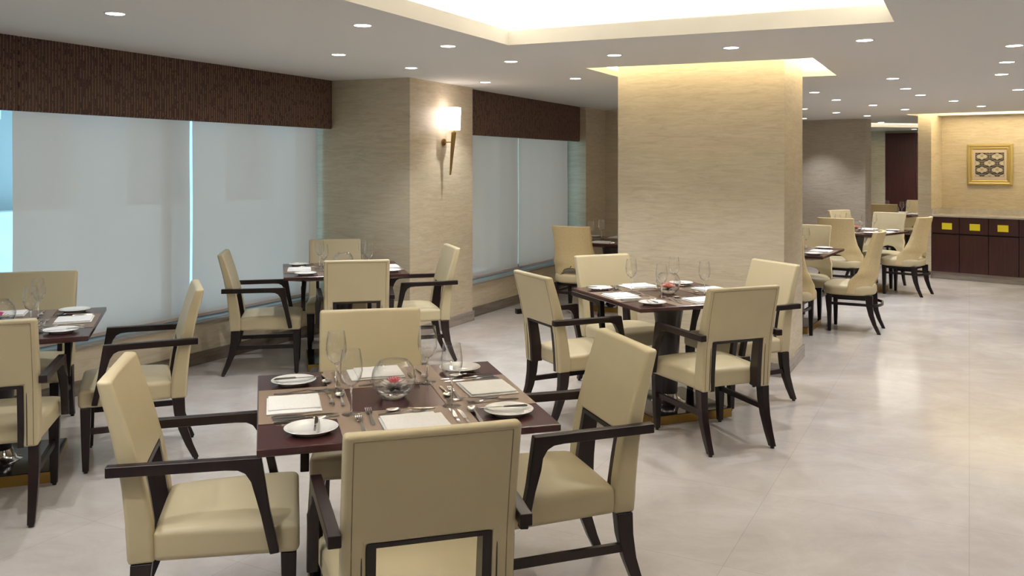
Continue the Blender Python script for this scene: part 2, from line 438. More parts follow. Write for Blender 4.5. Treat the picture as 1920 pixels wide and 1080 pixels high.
bm = new_bm(); uvbox(bm, 8.08, 11.2, 4.78, 5.08, .35, .365); struct('trim_6', bm, 'sill', 'grey stone sill of the far window')
def window(name, u0, u1, vg, z0, splits, lab):
    root = bpy.data.objects.new(name, None); C.objects.link(root); root['kind'] = 'structure'; root['label'] = lab
    bm = new_bm(); t = .025
    uvbox(bm, u0, u1, vg-.03, vg+.03, z0, z0+.05); uvbox(bm, u0, u1, vg-.03, vg+.03, 2.32, 2.40)
    for s in [u0+t]+splits+[u1-t]: uvbox(bm, s-t, s+t, vg-.03, vg+.03, z0, 2.36)
    link('window_frame', bm, 'alu', root)
    bm = new_bm(); uvbox(bm, u0, u1, vg-.004, vg+.004, z0+.02, 2.36); link('glass_pane', bm, 'glass', root)
window('window_1', .25, 6.9, 5.90, .352, [1.9, 3.5, 5.1], 'long window glowing pale blue behind the blinds')
window('window_2', 8.08, 11.2, 5.04, .365, [9.4], 'far window glowing pale blue behind the blinds')
# exterior facade opposite
bm = new_bm()
uvbox(bm, -6, 20, 12.0, 12.4, -3, 1.0); uvbox(bm, -6, 20, 12.0, 12.4, 3.1, 3.6)
u = -6
while u < 20:
    uvbox(bm, u, u+.9, 12.0, 12.4, 1.0, 3.1)
    pts = []
    u += .9
    # arch head
    n = 10
    for k in range(n):
        a0 = PI*k/n; a1 = PI*(k+1)/n
        x0 = u+.6-.6*math.cos(a0); x1 = u+.6-.6*math.cos(a1)
        zt = 2.3+.6*min(math.sin(a0), math.sin(a1))
        uvbox(bm, x0, x1, 12.0, 12.4, zt, 3.1)
    u += 1.2
uvbox(bm, -6, 20, 12.6, 12.65, -3, 3.6, 1)
o = link('neighbouring_building', bm, ['facade', 'facade_dark']); tag(o, 'pale facade with arched windows faintly visible behind the blinds', 'building', kind='structure')

# the free pillar
bm = new_bm(); prism(bm, PILL, 0, 2.64); struct('wall_pillar', bm, 'travertine', 'broad free standing pillar clad in beige veined stone')
bm = new_bm()
R0 = grow(PILL, .018)
prism(bm, R0, 0, .105); struct('baseboard_pillar', bm, 'skirting_light', 'marble baseboard around the free standing pillar')

# far walls (right half)
bm = new_bm()
a, b = (3.1, 16.9), (5.67, 14.04)
d = Vector((b[0]-a[0], b[1]-a[1])).normalized(); n = Vector((-d.y, d.x))
prism(bm, [a, b, (b[0]+.16, b[1]+.16), (a[0]+.16, a[1]+.16+.3)], 0, TOP)
struct('wall_far', bm, 'travertine_grey', 'grey beige stone wall behind the far tables')
bm = new_bm(); prism(bm, [(a[0]-.01, a[1]-.014), (b[0]-.008, b[1]-.016), (b[0]+.01, b[1]), a], 0, .105); struct('baseboard_far', bm, 'skirting_light', 'marble baseboard of the grey far wall')
def B(s, k=0): return (7.5+DX*s+NX*k, 18.6+DY*s+NY*k)
bm = new_bm(); prism(bm, [B(-4), B(.42), B(.42, .2), B(-4, .2)], 0, TOP); prism(bm, [B(1.62), B(5), B(5, .2), B(1.62, .2)], 0, TOP); prism(bm, [B(.42, .1), B(1.62, .1), B(1.62, .2), B(.42, .2)], 0, TOP)
struct('wall_farthest', bm, 'travertine', 'beige stone wall beside the dark wooden door')
bm = new_bm(); prism(bm, [B(.42, .02), B(1.02, .02), B(1.02, .08), B(.42, .08)], 0.0, 2.33); prism(bm, [B(1.025, .02), B(1.62, .02), B(1.62, .08), B(1.025, .08)], 0.0, 2.33)
struct('door_1', bm, 'cab_wood', 'tall dark wine red wooden door at the far end')
# niche walls around the cabinets
bm = new_bm()
prism(bm, [F(-.185), F(0), F(0, .75), F(-.185, .75)], 0, 2.62)
struct('wall_niche_side', bm, 'travertine', 'pale stone pilaster at the end of the cabinets')
bm = new_bm(); prism(bm, [F(0, .51), F(5.3, .51), F(5.3, .72), F(0, .72)], 0, 2.62)
struct('wall_niche', bm, 'travertine', 'beige veined stone wall behind the cabinets')
bm = new_bm(); prism(bm, [F(-.185, -.012), F(0, -.012), F(0, 0), F(-.185, 0)], 0, .105); struct('baseboard_niche', bm, 'skirting_light', 'marble baseboard of the pale pilaster')
bm = new_bm(); prism(bm, [F(0.001, .03), F(5.2, .03), F(5.2, .06), F(0.001, .06)], 0, .105); struct('baseboard_cabinet', bm, 'skirting_light', 'grey marble plinth under the wooden cabinets')
# walls out of the frame that close the room
bm = new_bm(); box(bm, -9, 13, -4.4, -4.2, 0, 2.7); struct('wall_back', bm, 'travertine', 'beige wall behind the viewer')
bm = new_bm(); box(bm, 9.9, 10.1, -4.2, 9.6, 0, 2.7); struct('wall_right', bm, 'travertine', 'beige wall beyond the open floor')
bm = new_bm(); box(bm, 12.8, 13, 9, 22, 0, 2.7); box(bm, -9, 13, 21.8, 22, 0, 2.7); struct('wall_outer', bm, 'travertine', 'outer wall past the farthest room')
bm = new_bm(); uvbox(bm, 12.3, 12.5, 3.0, 8.0, 0, TOP);  uvbox(bm, 12.3, 17.5, 5.2, 5.4, 0, TOP); struct('wall_outer_left', bm, 'travertine', 'outer wall behind the end wall')

# ------------------------------------------------------------------ window dressing
def valance(u0, u1, vf, depth, z0, label):
    L = u1-u0; P = .024; bm = new_bm(); n = int(L/P)
    xs = []
    for i in range(n):
        for t in (0, .12, .3, .5, .7, .88): xs.append((i+t)*P)
    xs.append(L)
    def yy(x):
        f = (x/P) % 1.0
        return -.007*math.sin(PI*f)**.6
    rows = [(z0+.02, .014), (z0+.004, .004), (z0+.018, 0), (z0+.05, 0), (None, 0)]
    prev = None
    ang = ang_u
    def zt(x): 
        p = UV(u0+x, vf); return cz(p[0])+.004
    cols = []
    for x in xs:
        y = yy(x)
        c = [bm.verts.new((x, depth, zt(x))), bm.verts.new((x, depth, z0+.01)), bm.verts.new((x, .02, z0)), bm.verts.new((x, y*.5+.006, z0+.001)), bm.verts.new((x, y, z0+.016)), bm.verts.new((x, y, zt(x)))]
        cols.append(c)
    for A, Bc in zip(cols, cols[1:]):
        for i in range(6): bm.faces.new((A[i], A[(i+1) % 6], Bc[(i+1) % 6], Bc[i]))
    bm.faces.new(cols[0]); bm.faces.new(cols[-1][::-1])
    p = UV(u0, vf)
    o = link('window_valance', bm, 'valance', smooth=50, loc=(p[0], p[1], 0), rz=ang_u)
    # local y must point to the window (+v)
    return tag(o, label, 'valance', 'pleated brown window valances')
valance(.26, 3.645, 5.63, .10, 2.017, 'brown pleated valance whose end shows at the picture edge left of the dark seam')
valance(3.655, 6.885, 5.63, .10, 2.017, 'long dark brown pleated valance over the long window')
valance(8.09, 11.18, 4.79, .075, 1.985, 'dark brown pleated valance over the far window')
def blind(u0, u1, v, z0, label):
    root = thing('roller_blind', label, 'blind', (*UV(u0, v), 0), ang_u, 'pale roller blinds')
    L = u1-u0
    bm = new_bm(); nx, nz = 24, 14
    g = [[bm.verts.new((L*i/nx, .004*math.sin(i*1.1)+.003*math.sin(j*.7+i*.3), z0+.02+(2.30-z0)*j/nz)) for i in range(nx+1)] for j in range(nz+1)]
    for j in range(nz):
        for i in range(nx): bm.faces.new((g[j][i], g[j][i+1], g[j+1][i+1], g[j+1][i]))
    o = link('blind_cloth', bm, 'blind', root, smooth=80)
    bm = new_bm(); box(bm, 0, L, -.008, .008, z0, z0+.024); link('bottom_bar', bm, 'blind', root)
    bm = new_bm(); extrude_x(bm, [(.025*math.cos(2*PI*i/12), 2.31+.025*math.sin(2*PI*i/12)) for i in range(12)], 0, L); link('roller_tube', bm, 'white_metal', root, smooth=50)
blind(.45, 1.93, 5.785, .375, 'pale grey roller blind at the foremost end of the long window')
blind(1.95, 3.60, 5.785, .375, 'pale grey roller blind next to the foremost one')
blind(3.71, 5.245, 5.785, .375, 'widest looking pale grey roller blind, between the picture edge and the thin blue gap')
blind(5.27, 6.855, 5.785, .375, 'pale grey roller blind between the thin blue gap and the beige pilaster')
blind(8.10, 9.535, 4.90, .39, 'pale grey roller blind of the far window beside the torch lamp pilaster')
blind(9.555, 11.03, 4.90, .39, 'pale grey roller blind of the far window, the one farther away')

# ------------------------------------------------------------------ downlights
def at_ceiling(px, py):
    x = 0
    for _ in range(6):
        t = 1640*(cz(x)-H)/(311-py); x = (px-960)/1640*t
    return x, t
proto = None
def downlight(x, y, label, on=1.0):
    global proto
    z = cz(x)
    if proto is None:
        root = thing('downlight', label, 'ceiling light', (x, y, z), 0, 'recessed ceiling downlights')
        bm = new_bm(); lathe(bm, [(.050, 0), (.0505, -.004), (.060, -.003), (.062, 0)], 28); link('trim_ring', bm, 'white_metal', root, smooth=40)
        bm = new_bm(); lathe(bm, [(0, -.003), (.0505, -.003)], 28); link('lens', bm, 'lamp_lens', root)
        ld = bpy.data.lights.new('lamp', 'SPOT'); ld.energy = DOWN_W; ld.spot_size = math.radians(98); ld.spot_blend = .75; ld.shadow_soft_size = .02; ld.color = (.96, .975, 1.0)
        l = bpy.data.objects.new('lamp', ld); C.objects.link(l); l.parent = root; l.location = (0, 0, -.02)
        proto = root; return
    r = dup(proto, (x, y, z), 0, label)
DL = [((216, 25), 'foremost downlight above the long window valance'), ((680, 47), 'downlight between the big cove corner and the front window valance'),
 ((635, 102), 'downlight over the window end of the long valance'), ((840, 86), 'downlight left of the big cove corner, nearest to that corner on its window side'),
 ((771, 127), 'downlight right above the front edge of the lamp pilaster'), ((958, 115), 'downlight just below the big cove corner'),
 ((910, 154), 'downlight at the ceiling edge over the far window valance'), ((1079, 147), 'downlight left of the pillar cove, over the gap to the far window'),
 ((1152, 103), 'downlight between the big cove and the pillar cove'), ((1371, 89), 'downlight in front of the pillar cove'),
 ((1621, 75), 'downlight beyond the far right corner of the big cove'), ((1902, 85), 'nearest and largest downlight at the right picture edge'),
 ((1888, 116), 'second nearest downlight of the row at the right picture edge'), ((1878, 139), 'third downlight of the row at the right picture edge'),
 ((1909, 168), 'downlight at the right picture edge, above the gilt framed picture'), ((1674, 147), 'first downlight of the diagonal row right of the pillar cove'),
 ((1698, 166), 'second downlight of the diagonal row right of the pillar cove'), ((1726, 178), 'third downlight of the diagonal row right of the pillar cove'),
 ((1788, 189), 'fourth downlight of the diagonal row, before the cabinet niche'), ((1840, 199), 'last downlight of the diagonal row, nearest the lit niche slot'),
 ((1527, 173), 'nearest downlight just right of the pillar'), ((1568, 187), 'second downlight out from the pillar, over the far tables'),
 ((1637, 197), 'downlight over the middle of the far tables'), ((1697, 205), 'downlight in front of the pale niche pilaster'),
 ((1568, 211), 'downlight close above the grey far wall'), ((1626, 217), 'downlight at the free end of the grey far wall'),
 ((1507, 204), 'half hidden downlight at the pillar edge, the nearer of two'), ((1507, 222), 'half hidden downlight at the pillar edge, the farther of two')]
for (px, py), lab in DL:
    x, y = at_ceiling(px, py); downlight(x, y, lab)
downlight(6.35, 15.05, 'small downlight before the farthest cove'); downlight(8.0, 17.4, 'small downlight in front of the dark door')
# the same lamps go on over the part of the room behind and beside the viewer
for x, y in ((-1.9, 3.35), (1.5, 3.35), (-1.35, 1.9), (-2.2, 2.2), (-2.2, .2), (-.9, .2), (2.9, 3.3), (3.2, 1.6), (4.6, 3.3), (4.8, 1.0), (1.4, -.9), (-.6, -1.6), (3.4, -1.2), (5.9, 5.2), (6.4, 2.4), (7.4, 4.0), (6.8, 7.2), (8.2, 6.2)):
    downlight(x, y, 'downlight of the unseen part of the room around the viewer')

# ------------------------------------------------------------------ chairs
YR = [(.33, .004), (.45, 0), (.62, -.016), (.78, -.047), (.957, -.092)]     # rear face of the back
TK = [(.33, .085), (.47, .082), (.65, .070), (.957, .048)]
def yr(z, x=0): return interp(YR, z)
def yf(z, x=0): return interp(YR, z)+interp(TK, z)-.008*(1-(x/.24)**2)*(1 if z > .66 else 0)
def make_armchair(name, label, group):
    t = thing(name, label, 'chair', group=group)
    CW, CT = .173, .640
    zs = [.35, .41, .47, .53, .59, CT, .70, .76, .82, .88, .957]
    xs = [-.24, -CW, -.09, 0, .09, CW, .24]
    ci = zs.index(CT)
    bm = new_bm()
    grid_solid(bm, zs, lambda z: [x*(1 if z > .4 else .97) for x in xs], lambda j, i: not (1 <= j <= 4 and i < ci), yr, yf)
    bk = link('backrest', bm, 'leather', t, bevel=(.014, 3, 50))
    # cream and dark piping round the opening and along the rear edge
    e = .014
    bm = new_bm()
    path = [(-CW-e, yr(.36)-.001, .36), (-CW-e, yr(.5)-.001, .5), (-CW-e, yr(.62)-.001, CT+e), (CW+e, yr(.62)-.001, CT+e), (CW+e, yr(.5)-.001, .5), (CW+e, yr(.36)-.001, .36)]
    for a, b in zip(path, path[1:]): tube(bm, [a, b], .0022)
    link('opening_piping', bm, 'seam_dark', bk)
    bm = new_bm()
    path = [(-.214, yr(z)-.0005, z) for z in (.36, .5, .62, .78, .937)]+[(.214, yr(z)-.0005, z) for z in (.937, .78, .62, .5, .36)]
    for a, b in zip(path, path[1:]): tube(bm, [a, b], .0014)
    link('edge_seam', bm, 'seam', bk)
    # dark wooden lining of the opening
    bm = new_bm()
    for s in (-1, 1):
        secs = []
        for z in (.35, .45, .55, CT): secs.append([(s*CW, yr(z)+.006, z), (s*(CW-.026), yr(z)+.006, z), (s*(CW-.026), yf(z)-.004, z), (s*CW, yf(z)-.004, z)])
        sections(bm, secs)
    sections(bm, [[(x, yr(CT)+.006, CT), (x, yr(CT-.014)+.006, CT-.014), (x, yf(CT-.014)-.004, CT-.014), (x, yf(CT)-.004, CT)] for x in (-CW+.001, CW-.001)])
    link('opening_frame', bm, 'wood', t)
    # seat
    bm = new_bm(); nx, ny = 12, 12
    def sp(i, j):
        v = j/ny; y = .078+(.548-.078)*v; hw = .232+(.268-.232)*v
        u_ = -1+2*i/nx; x = hw*u_
        if v < .18: x *= 1
        z = .452+.030*(1-abs(u_)**3)*(1-abs(2*v-1)**3.5)
        return x, y, z
    top = [[bm.verts.new(sp(i, j)) for i in range(nx+1)] for j in range(ny+1)]
    bot = [[bm.verts.new((sp(i, j)[0], sp(i, j)[1], .352)) for i in range(nx+1)] for j in range(ny+1)]
    for j in range(ny):
        for i in range(nx):
            bm.faces.new((top[j][i], top[j][i+1], top[j+1][i+1], top[j+1][i])); bm.faces.new((bot[j][i], bot[j+1][i], bot[j+1][i+1], bot[j][i+1]))
    for i in range(nx):
        bm.faces.new((bot[0][i], bot[0][i+1], top[0][i+1], top[0][i])); bm.faces.new((bot[ny][i+1], bot[ny][i], top[ny][i], top[ny][i+1]))
    for j in range(ny):
        bm.faces.new((bot[j+1][0], bot[j][0], top[j][0], top[j+1][0])); bm.faces.new((bot[j][nx], bot[j+1][nx], top[j+1][nx], top[j][nx]))
    st = link('seat', bm, 'leather', t, bevel=(.022, 4, 40))
    for s in (-1, 1):
        # arm
        prof = [(-.055, .655), (-.055, .690), (.425, .690), (.452, .52), (.482, .375), (.452, .372), (.424, .50), (.404, .575), (.392, .612), (.374, .640), (.350, .652), (.31, .655)]
        bm = new_bm()
        def fx(x, y, z, s=s):
            sp_ = .242+.020*max(0, min(1, (y+.04)/.47)) + (.008 if z < .6 else 0)
            return (s*(sp_+x), y, z)
        extrude_x(bm, prof, 0, .036, fx)
        link('armrest', bm, 'wood', t, bevel=(.0035, 2, 30))
        # rear leg, swept back
        bm = new_bm(); secs = []
        for z, y, wx, wy in ((.352, .046, .046, .066), (.27, .040, .045, .060), (.18, .022, .042, .050), (.09, -.010, .037, .042), (.012, -.045, .032, .034)):
            secs.append(rect(s*.212, y, z, wx, wy))
        sections(bm, secs); link('rear_leg', bm, 'wood', t, bevel=(.003, 2, 30))
        bm = new_bm(); lathe(bm, [(0, 0), (.011, 0), (.012, .012), (0, .012)], 12, s*.212, -.046); link('glide', bm, 'black_rubber', t)
        # front leg
        bm = new_bm(); secs = []
        for z, o_, wd in ((.352, .232, .052), (.2, .232, .045), (.012, .232, .032)): secs.append(rect(s*o_, .512, z, wd, wd))
        sections(bm, secs); link('front_leg', bm, 'wood', t, bevel=(.003, 2, 30))
        bm = new_bm(); lathe(bm, [(0, 0), (.010, 0), (.011, .012), (0, .012)], 12, s*.232, .512); link('glide', bm, 'black_rubber', t)
        bm = new_bm()
        sections(bm, [[(s*x-.010, y, .205), (s*x+.010, y, .205), (s*x+.010, y, .236), (s*x-.010, y, .236)] for x, y in ((.214, .035), (.230, .50))])
        link('side_stretcher', bm, 'wood', t)
    return t
ARM = make_armchair('armchair', 'x', 'cream leather dining armchairs')

def make_sabre(name, label, group):
    t = thing(name, label, 'chair', group=group)
    HW = [(.40, .278), (.50, .276), (.58, .262), (.68, .232), (.78, .218), (1.0, .224)]
    YS = [(.38, .032), (.52, .022), (.70, .004), (.85, -.018), (1.0, -.052)]
    TS = [(.38, .050), (.60, .050), (1.0, .040)]
    WR = [(.38, .21), (.50, .20), (.62, .12), (.74, .085), (.85, .070), (1.0, .060)]
    AT = .545
    zs = [.385, .41, .435, .46, .485, .505, .522, .535, AT, .57, .60, .63, .66, .69, .72, .76, .82, .88, .94, 1.0]
    ai = zs.index(AT)
    def xs(z):
        h = smooth_interp(HW, z)
        if z < AT: b = .150*math.sqrt(max(0, 1-((z-.385)/(AT-.385+.004))**2))
        else: b = min(.11, .012+(z-AT)*.9)
        b = max(b, .012)
        side = [lerp(b, h, k/6) for k in range(7)]
        return [-x for x in side[::-1]]+[-b/3, b/3]+side
    curve = lambda z, x: smooth_interp(WR, z)*(abs(x)/smooth_interp(HW, z))**2.6
    yr_ = lambda z, x: smooth_interp(YS, z)+curve(z, x)
    yf_ = lambda z, x: yr_(z, x)+interp(TS, z)
    bm = new_bm(); grid_solid(bm, zs, xs, lambda j, i: not (6 <= j <= 8 and i < ai), yr_, yf_, 0, 1)
    link('backrest', bm, ['leather', 'woven'], t, bevel=(.010, 3, 50))
    # rounded seat
    bm = new_bm(); n = 40; rings = []
    def outline(a):
        c, s_ = math.cos(a), math.sin(a); e = .62
        return (.268*math.copysign(abs(c)**e, c), .285+.245*math.copysign(abs(s_)**(e if s_ > 0 else .85), s_))
    for k, (f, z) in enumerate(((.93, .372), (.985, .378), (1, .392), (1, .435), (.985, .452), (.94, .465), (.80, .478), (.5, .488), (.2, .491))):
        rings.append([bm.verts.new((outline(2*PI*i/n)[0]*f, .285+(outline(2*PI*i/n)[1]-.285)*f, z)) for i in range(n)])
    bm.faces.new(rings[0][::-1]); bm.faces.new(rings[-1])
    for A, B_ in zip(rings, rings[1:]):
        for i in range(n): bm.faces.new((A[i], A[(i+1) % n], B_[(i+1) % n], B_[i]))
    link('seat', bm, 'leather', t, smooth=60)
    bm = new_bm(); box(bm, -.19, .19, .10, .47, .335, .374); link('seat_frame', bm, 'wood', t)
    for s in (-1, 1):
        bm = new_bm(); secs = []
        for z, y, wx, wy in ((.374, .085, .042, .070), (.27, .080, .040, .060), (.18, .064, .037, .048), (.09, .034, .034, .038), (0, -.008, .030, .032)):
            secs.append(rect(s*.195, y, z, wx, wy))
        sections(bm, secs); link('rear_leg', bm, 'wood', t, bevel=(.003, 2, 30))
        bm = new_bm(); sections(bm, [rect(s*.195, .455, z, wd, wd) for z, wd in ((.374, .048), (.2, .042), (0, .030))]); link('front_leg', bm, 'wood', t, bevel=(.003, 2, 30))
        bm = new_bm(); box(bm, s*.197-.009, s*.197+.009, .07, .45, .265, .292); link('side_stretcher', bm, 'wood', t)
    bm = new_bm(); secs = []
    for k in range(13):
        a = -PI/2*1.0+PI*k/12
        x = .215*math.sin(a); y = .075-.085*math.cos(a)
        ox, oy = math.sin(a)*.016, -math.cos(a)*.016
        secs.append([(x, y, .265), (x+ox, y+oy, .265), (x+ox, y+oy, .292), (x, y, .292)])
    sections(bm, secs); link('curved_stretcher', bm, 'wood', t, smooth=40)
    return t
SAB = make_sabre('high_back_chair', 'x', 'high backed dining chairs without arms')

def place(p, x, y, deg, label, first=[set()]):
    rz = math.radians(deg-90)
    if p.name not in first[0]:
        first[0].add(p.name); p.location = (x, y, 0); p.rotation_euler = (0, 0, rz); p['label'] = label; return p
    return dup(p, (x, y, 0), rz, label)
A = 'cream armchair '
place(ARM, -.225, 2.392, 106, A+'in the foreground with its back to the viewer at the front table')
place(ARM, -1.308, 3.06, 14, A+'on the window side of the front table, seen from its side')
place(ARM, .393, 3.503, 198, A+'on the pillar side of the front table, one leg near the bottom edge')
place(ARM, -.673, 4.17, 281, A+'facing the viewer behind the front table, golden front of its back showing')
place(ARM, -1.908, 5.109, 203, A+'between the left edge table and the window, turned to the left')
place(ARM, -2.412, 3.968, 110, A+'cut by the left picture edge, its back to the viewer')
place(ARM, -3.096, 5.678, 285, A+'behind the left edge table against the blinds')
place(ARM, 1.307, 5.080, 111, A+'with its back to the viewer at the table before the pillar')
place(ARM, .19, 5.671, 26, A+'at the window side of the table before the pillar, open back showing')
place(ARM, .73, 6.78, 294, A+'behind the table before the pillar, in front of the pillar edge')
place(ARM, 1.85, 6.32, 204, A+'against the pillar, to the right of the table before it')
place(ARM, -2.262, 7.071, 12, A+'at the long window table, standing nearest the blinds')
place(ARM, -1.157, 6.515, 102, A+'with its open back to the viewer at the long window table')
place(ARM, -1.66, 8.21, 283, A+'facing the viewer behind the long window table, before the pilaster')
place(ARM, -.585, 7.575, 197, A+'in front of the pilaster with the torch lamp')
S_ = 'high backed chair '
place(SAB, .625, 9.45, 62.4, S_+'with its woven golden back to the viewer before the far window')
place(SAB, 3.30, 9.66, 238, S_+'facing the viewer from behind the table right of the pillar')
place(SAB, 3.675, 8.72, 151, S_+'nearest on the open floor, its woven back turned to the right')
place(SAB, 2.50, 8.22, 58, S_+'mostly hidden by the pillar edge, low on its right side')
place(SAB, 4.03, 10.93, 52, S_+'with its woven back to the viewer, between the two far tables')
place(SAB, 5.28, 12.20, 224, S_+'facing the viewer at the table nearest the cabinets')
place(SAB, 4.79, 12.88, 300, S_+'with a pale top edge, farthest at the table nearest the cabinets')
place(SAB, 5.27, 11.12, 136, S_+'standing alone on the floor right in front of the cabinets')
place(SAB, 6.32, 14.90, 60, S_+'with a dark olive looking back, just past the grey wall end')
place(SAB, 7.70, 16.52, 222, S_+'at the farthest table, before the dark door')
place(SAB, 6.72, 16.90, 318, S_+'barely visible behind the grey wall end')

# ------------------------------------------------------------------ tables
def make_table():
    t = thing('dining_table', 'x', 'table', group='square dark wood dining tables')
    h = .49
    bm = new_bm(); R = []
    for hw, z in ((h-.13, TH-.052), (h-.03, TH-.030), (h-.004, TH-.026), (h, TH-.022), (h, TH-.003), (h-.003, TH)):
        R.append([bm.verts.new((x*hw, y*hw, z)) for x, y in ((-1, -1), (1, -1), (1, 1), (-1, 1))])
    bm.faces.new(R[0][::-1]); bm.faces.new(R[-1])
    for a_, b_ in zip(R, R[1:]):
        for i in range(4): bm.faces.new((a_[i], a_[(i+1) % 4], b_[(i+1) % 4], b_[i]))
    link('tabletop', bm, 'mahogany', t)
    bm = new_bm()
    lathe(bm, [(0, .058), (.062, .058), (.064, .16), (.070, .35), (.082, .55), (.098, .66), (.112, TH-.052), (0, TH-.052)], 28); link('column', bm, 'black_satin', t, smooth=40)
    bm = new_bm(); lathe(bm, [(.115, .0605), (.112, .064), (.092, .072), (.074, .095), (.066, .12), (.063, .12)], 32); link('column_collar', bm, 'steel', t, smooth=50)
    bm = new_bm(); box(bm, -.296, .296, -.296, .296, .002, .060); link('base_plate', bm, 'black_gloss', t, bevel=(.002, 1))
    bm = new_bm()
    for x0, x1, y0, y1 in ((-.30, .30, -.30, -.297), (-.30, .30, .297, .30), (-.30, -.297, -.297, .297), (.297, .30, -.297, .297)): box(bm, x0, x1, y0, y1, 0, .056)
    link('brass_edge', bm, 'brass', t)
    return t
M['black_satin'] = plain('black_satin_lacquer', (.012, .008, .008), .32)
M['black_gloss'] = plain('black_lacquer', (.012, .010, .012), .10)
TAB = make_table()
TABLES = {
 'T0': (-2.78, 4.737, 20, 'the left edge table', 'square dark wood dining table cut by the left picture edge'),
 'T1': (-.442, 3.27, 16, 'the front table', 'large looking dark wood dining table in the foreground, fully laid for four'),
 'T2': (1.058, 5.925, 21, 'the table before the pillar', 'laid dark wood dining table standing before the beige pillar'),
 'T3': (-1.421, 7.368, 15, 'the long window table', 'laid dark wood dining table between the blinds and the lamp pilaster'),
 'T4': (1.15, 10.16, -27.6, 'the table behind the pillar', 'dark wood dining table half hidden behind the left side of the pillar'),
 'T5': (2.80, 8.99, -32, 'the table right of the pillar', 'dark wood dining table whose corner shows right of the pillar'),
 'T6': (4.57, 11.62, -48, 'the cabinet side table', 'laid dark wood dining table nearest the dark cabinets'),
 'T7': (6.95, 15.9, -45, 'the farthest table', 'dark wood dining table farthest away, before the dark door')}
first = True
for k, (x, y, dg, nm, lab) in TABLES.items():
    if first: TAB.location = (x, y, 0); TAB.rotation_euler = (0, 0, math.radians(dg)); TAB['label'] = lab; first = False
    else: dup(TAB, (x, y, 0), math.radians(dg), lab)

# ------------------------------------------------------------------ tableware prototypes (built once, then copied)
protos = {}
def P_(name, cat, group):
    o = thing(name, 'x', cat, group=group); return o
def ribbon(bm, secs, th=.002):
    """secs: (y, halfwidth, z) ; solid ribbon"""
    sections(bm, [[(-w_, y, z), (w_, y, z), (w_*.9, y, z+th), (-w_*.9, y, z+th)] for y, w_, z in secs])
def mk_mesh(name, cat, group, bm, mats, **k):
    o = link(name, bm, mats, **k); tag(o, 'x', cat, group); return o
def fork_bm(L):
    bm = new_bm(); s = L/.20
    ribbon(bm, [(0, .0035, .001), (.012, .0075, .001), (.05, .006, .003), (.10, .0032, .007), (.125, .003, .009), (.138, .007, .006), (.150, .0115, .0035)])
    for k in range(4):
        x = -.0096+k*.0064
        sections(bm, [[(x-.0018, y, z), (x+.0018, y, z), (x+.0016, y, z+.002), (x-.0016, y, z+.002)] for y, z in ((.148, .0035), (.165, .0025), (.182, .0035), (.198, .0075))])
    bmesh.ops.scale(bm, vec=(s, s, 1), verts=bm.verts[:]); return bm
def spoon_bm(L):
    bm = new_bm(); s = L/.19
    ribbon(bm, [(0, .0035, .001), (.012, .0075, .001), (.05, .006, .003), (.10, .0032, .008), (.128, .0035, .009), (.134, .006, .008)])
    n, m_ = 20, 6; a, b = .021, .030; rings = []
    for k in range(m_+1):
        f = k/m_
        rings.append([bm.verts.new((a*f*math.cos(2*PI*i/n), .160+b*f*math.sin(2*PI*i/n), .0015+.0075*f*f)) for i in range(n)] if k else [bm.verts.new((0, .160, .0015))])
    for A_, B_ in zip(rings, rings[1:]):
        for i in range(n):
            if len(A_) == 1: bm.faces.new((A_[0], B_[i], B_[(i+1) % n]))
            else: bm.faces.new((A_[i], A_[(i+1) % n], B_[(i+1) % n], B_[i]))
    bmesh.ops.scale(bm, vec=(s, s, 1), verts=bm.verts[:]); return bm
def knife_bm(L):
    bm = new_bm(); s = L/.23
    sections(bm, [[(-w_, y, .001), (w_, y, .001), (w_*.7, y, .001+t), (-w_*.7, y, .001+t)] for y, w_, t in ((0, .005, .004), (.01, .0075, .006), (.06, .0065, .006), (.105, .005, .005), (.112, .006, .003))])
    sections(bm, [[(-.005, y, .001), (w_, y, .001), (w_, y, .0025), (-.005, y, .0025)] for y, w_ in ((.112, .005), (.125, .010), (.19, .0105), (.215, .007), (.229, -.001))])
    bmesh.ops.scale(bm, vec=(s, s, 1), verts=bm.verts[:]); return bm
G = {'fork': 'steel forks on the tables', 'knife': 'steel knives on the tables', 'spoon': 'steel spoons on the tables'}
protos['fork'] = mk_mesh('fork', 'fork', G['fork'], fork_bm(.20), 'steel', smooth=35)
protos['small_fork'] = mk_mesh('dessert_fork', 'fork', G['fork'], fork_bm(.175), 'steel', smooth=35)
protos['spoon'] = mk_mesh('soup_spoon', 'spoon', G['spoon'], spoon_bm(.185), 'steel', smooth=35)
protos['small_spoon'] = mk_mesh('dessert_spoon', 'spoon', G['spoon'], spoon_bm(.175), 'steel', smooth=35)
protos['knife'] = mk_mesh('table_knife', 'knife', G['knife'], knife_bm(.225), 'steel', smooth=35)
protos['butter'] = mk_mesh('butter_knife', 'knife', G['knife'], knife_bm(.175), 'steel', smooth=35)
bm = new_bm(); lathe(bm, [(0, .0035), (.050, .0035), (.054, 0), (.057, 0), (.062, .006), (.086, .0155), (.0875, .017), (.086, .018), (.062, .0105), (.052, .007), (0, .0065)], 40)
protos['plate'] = mk_mesh('bread_plate', 'plate', 'white bread plates', bm, 'china', smooth=40)
bm = new_bm(); box(bm, -.2275, .2275, 0, .318, 0, .0015); protos['mat'] = mk_mesh('placemat', 'placemat', 'brown woven placemats', bm, 'placemat')
bm = new_bm()
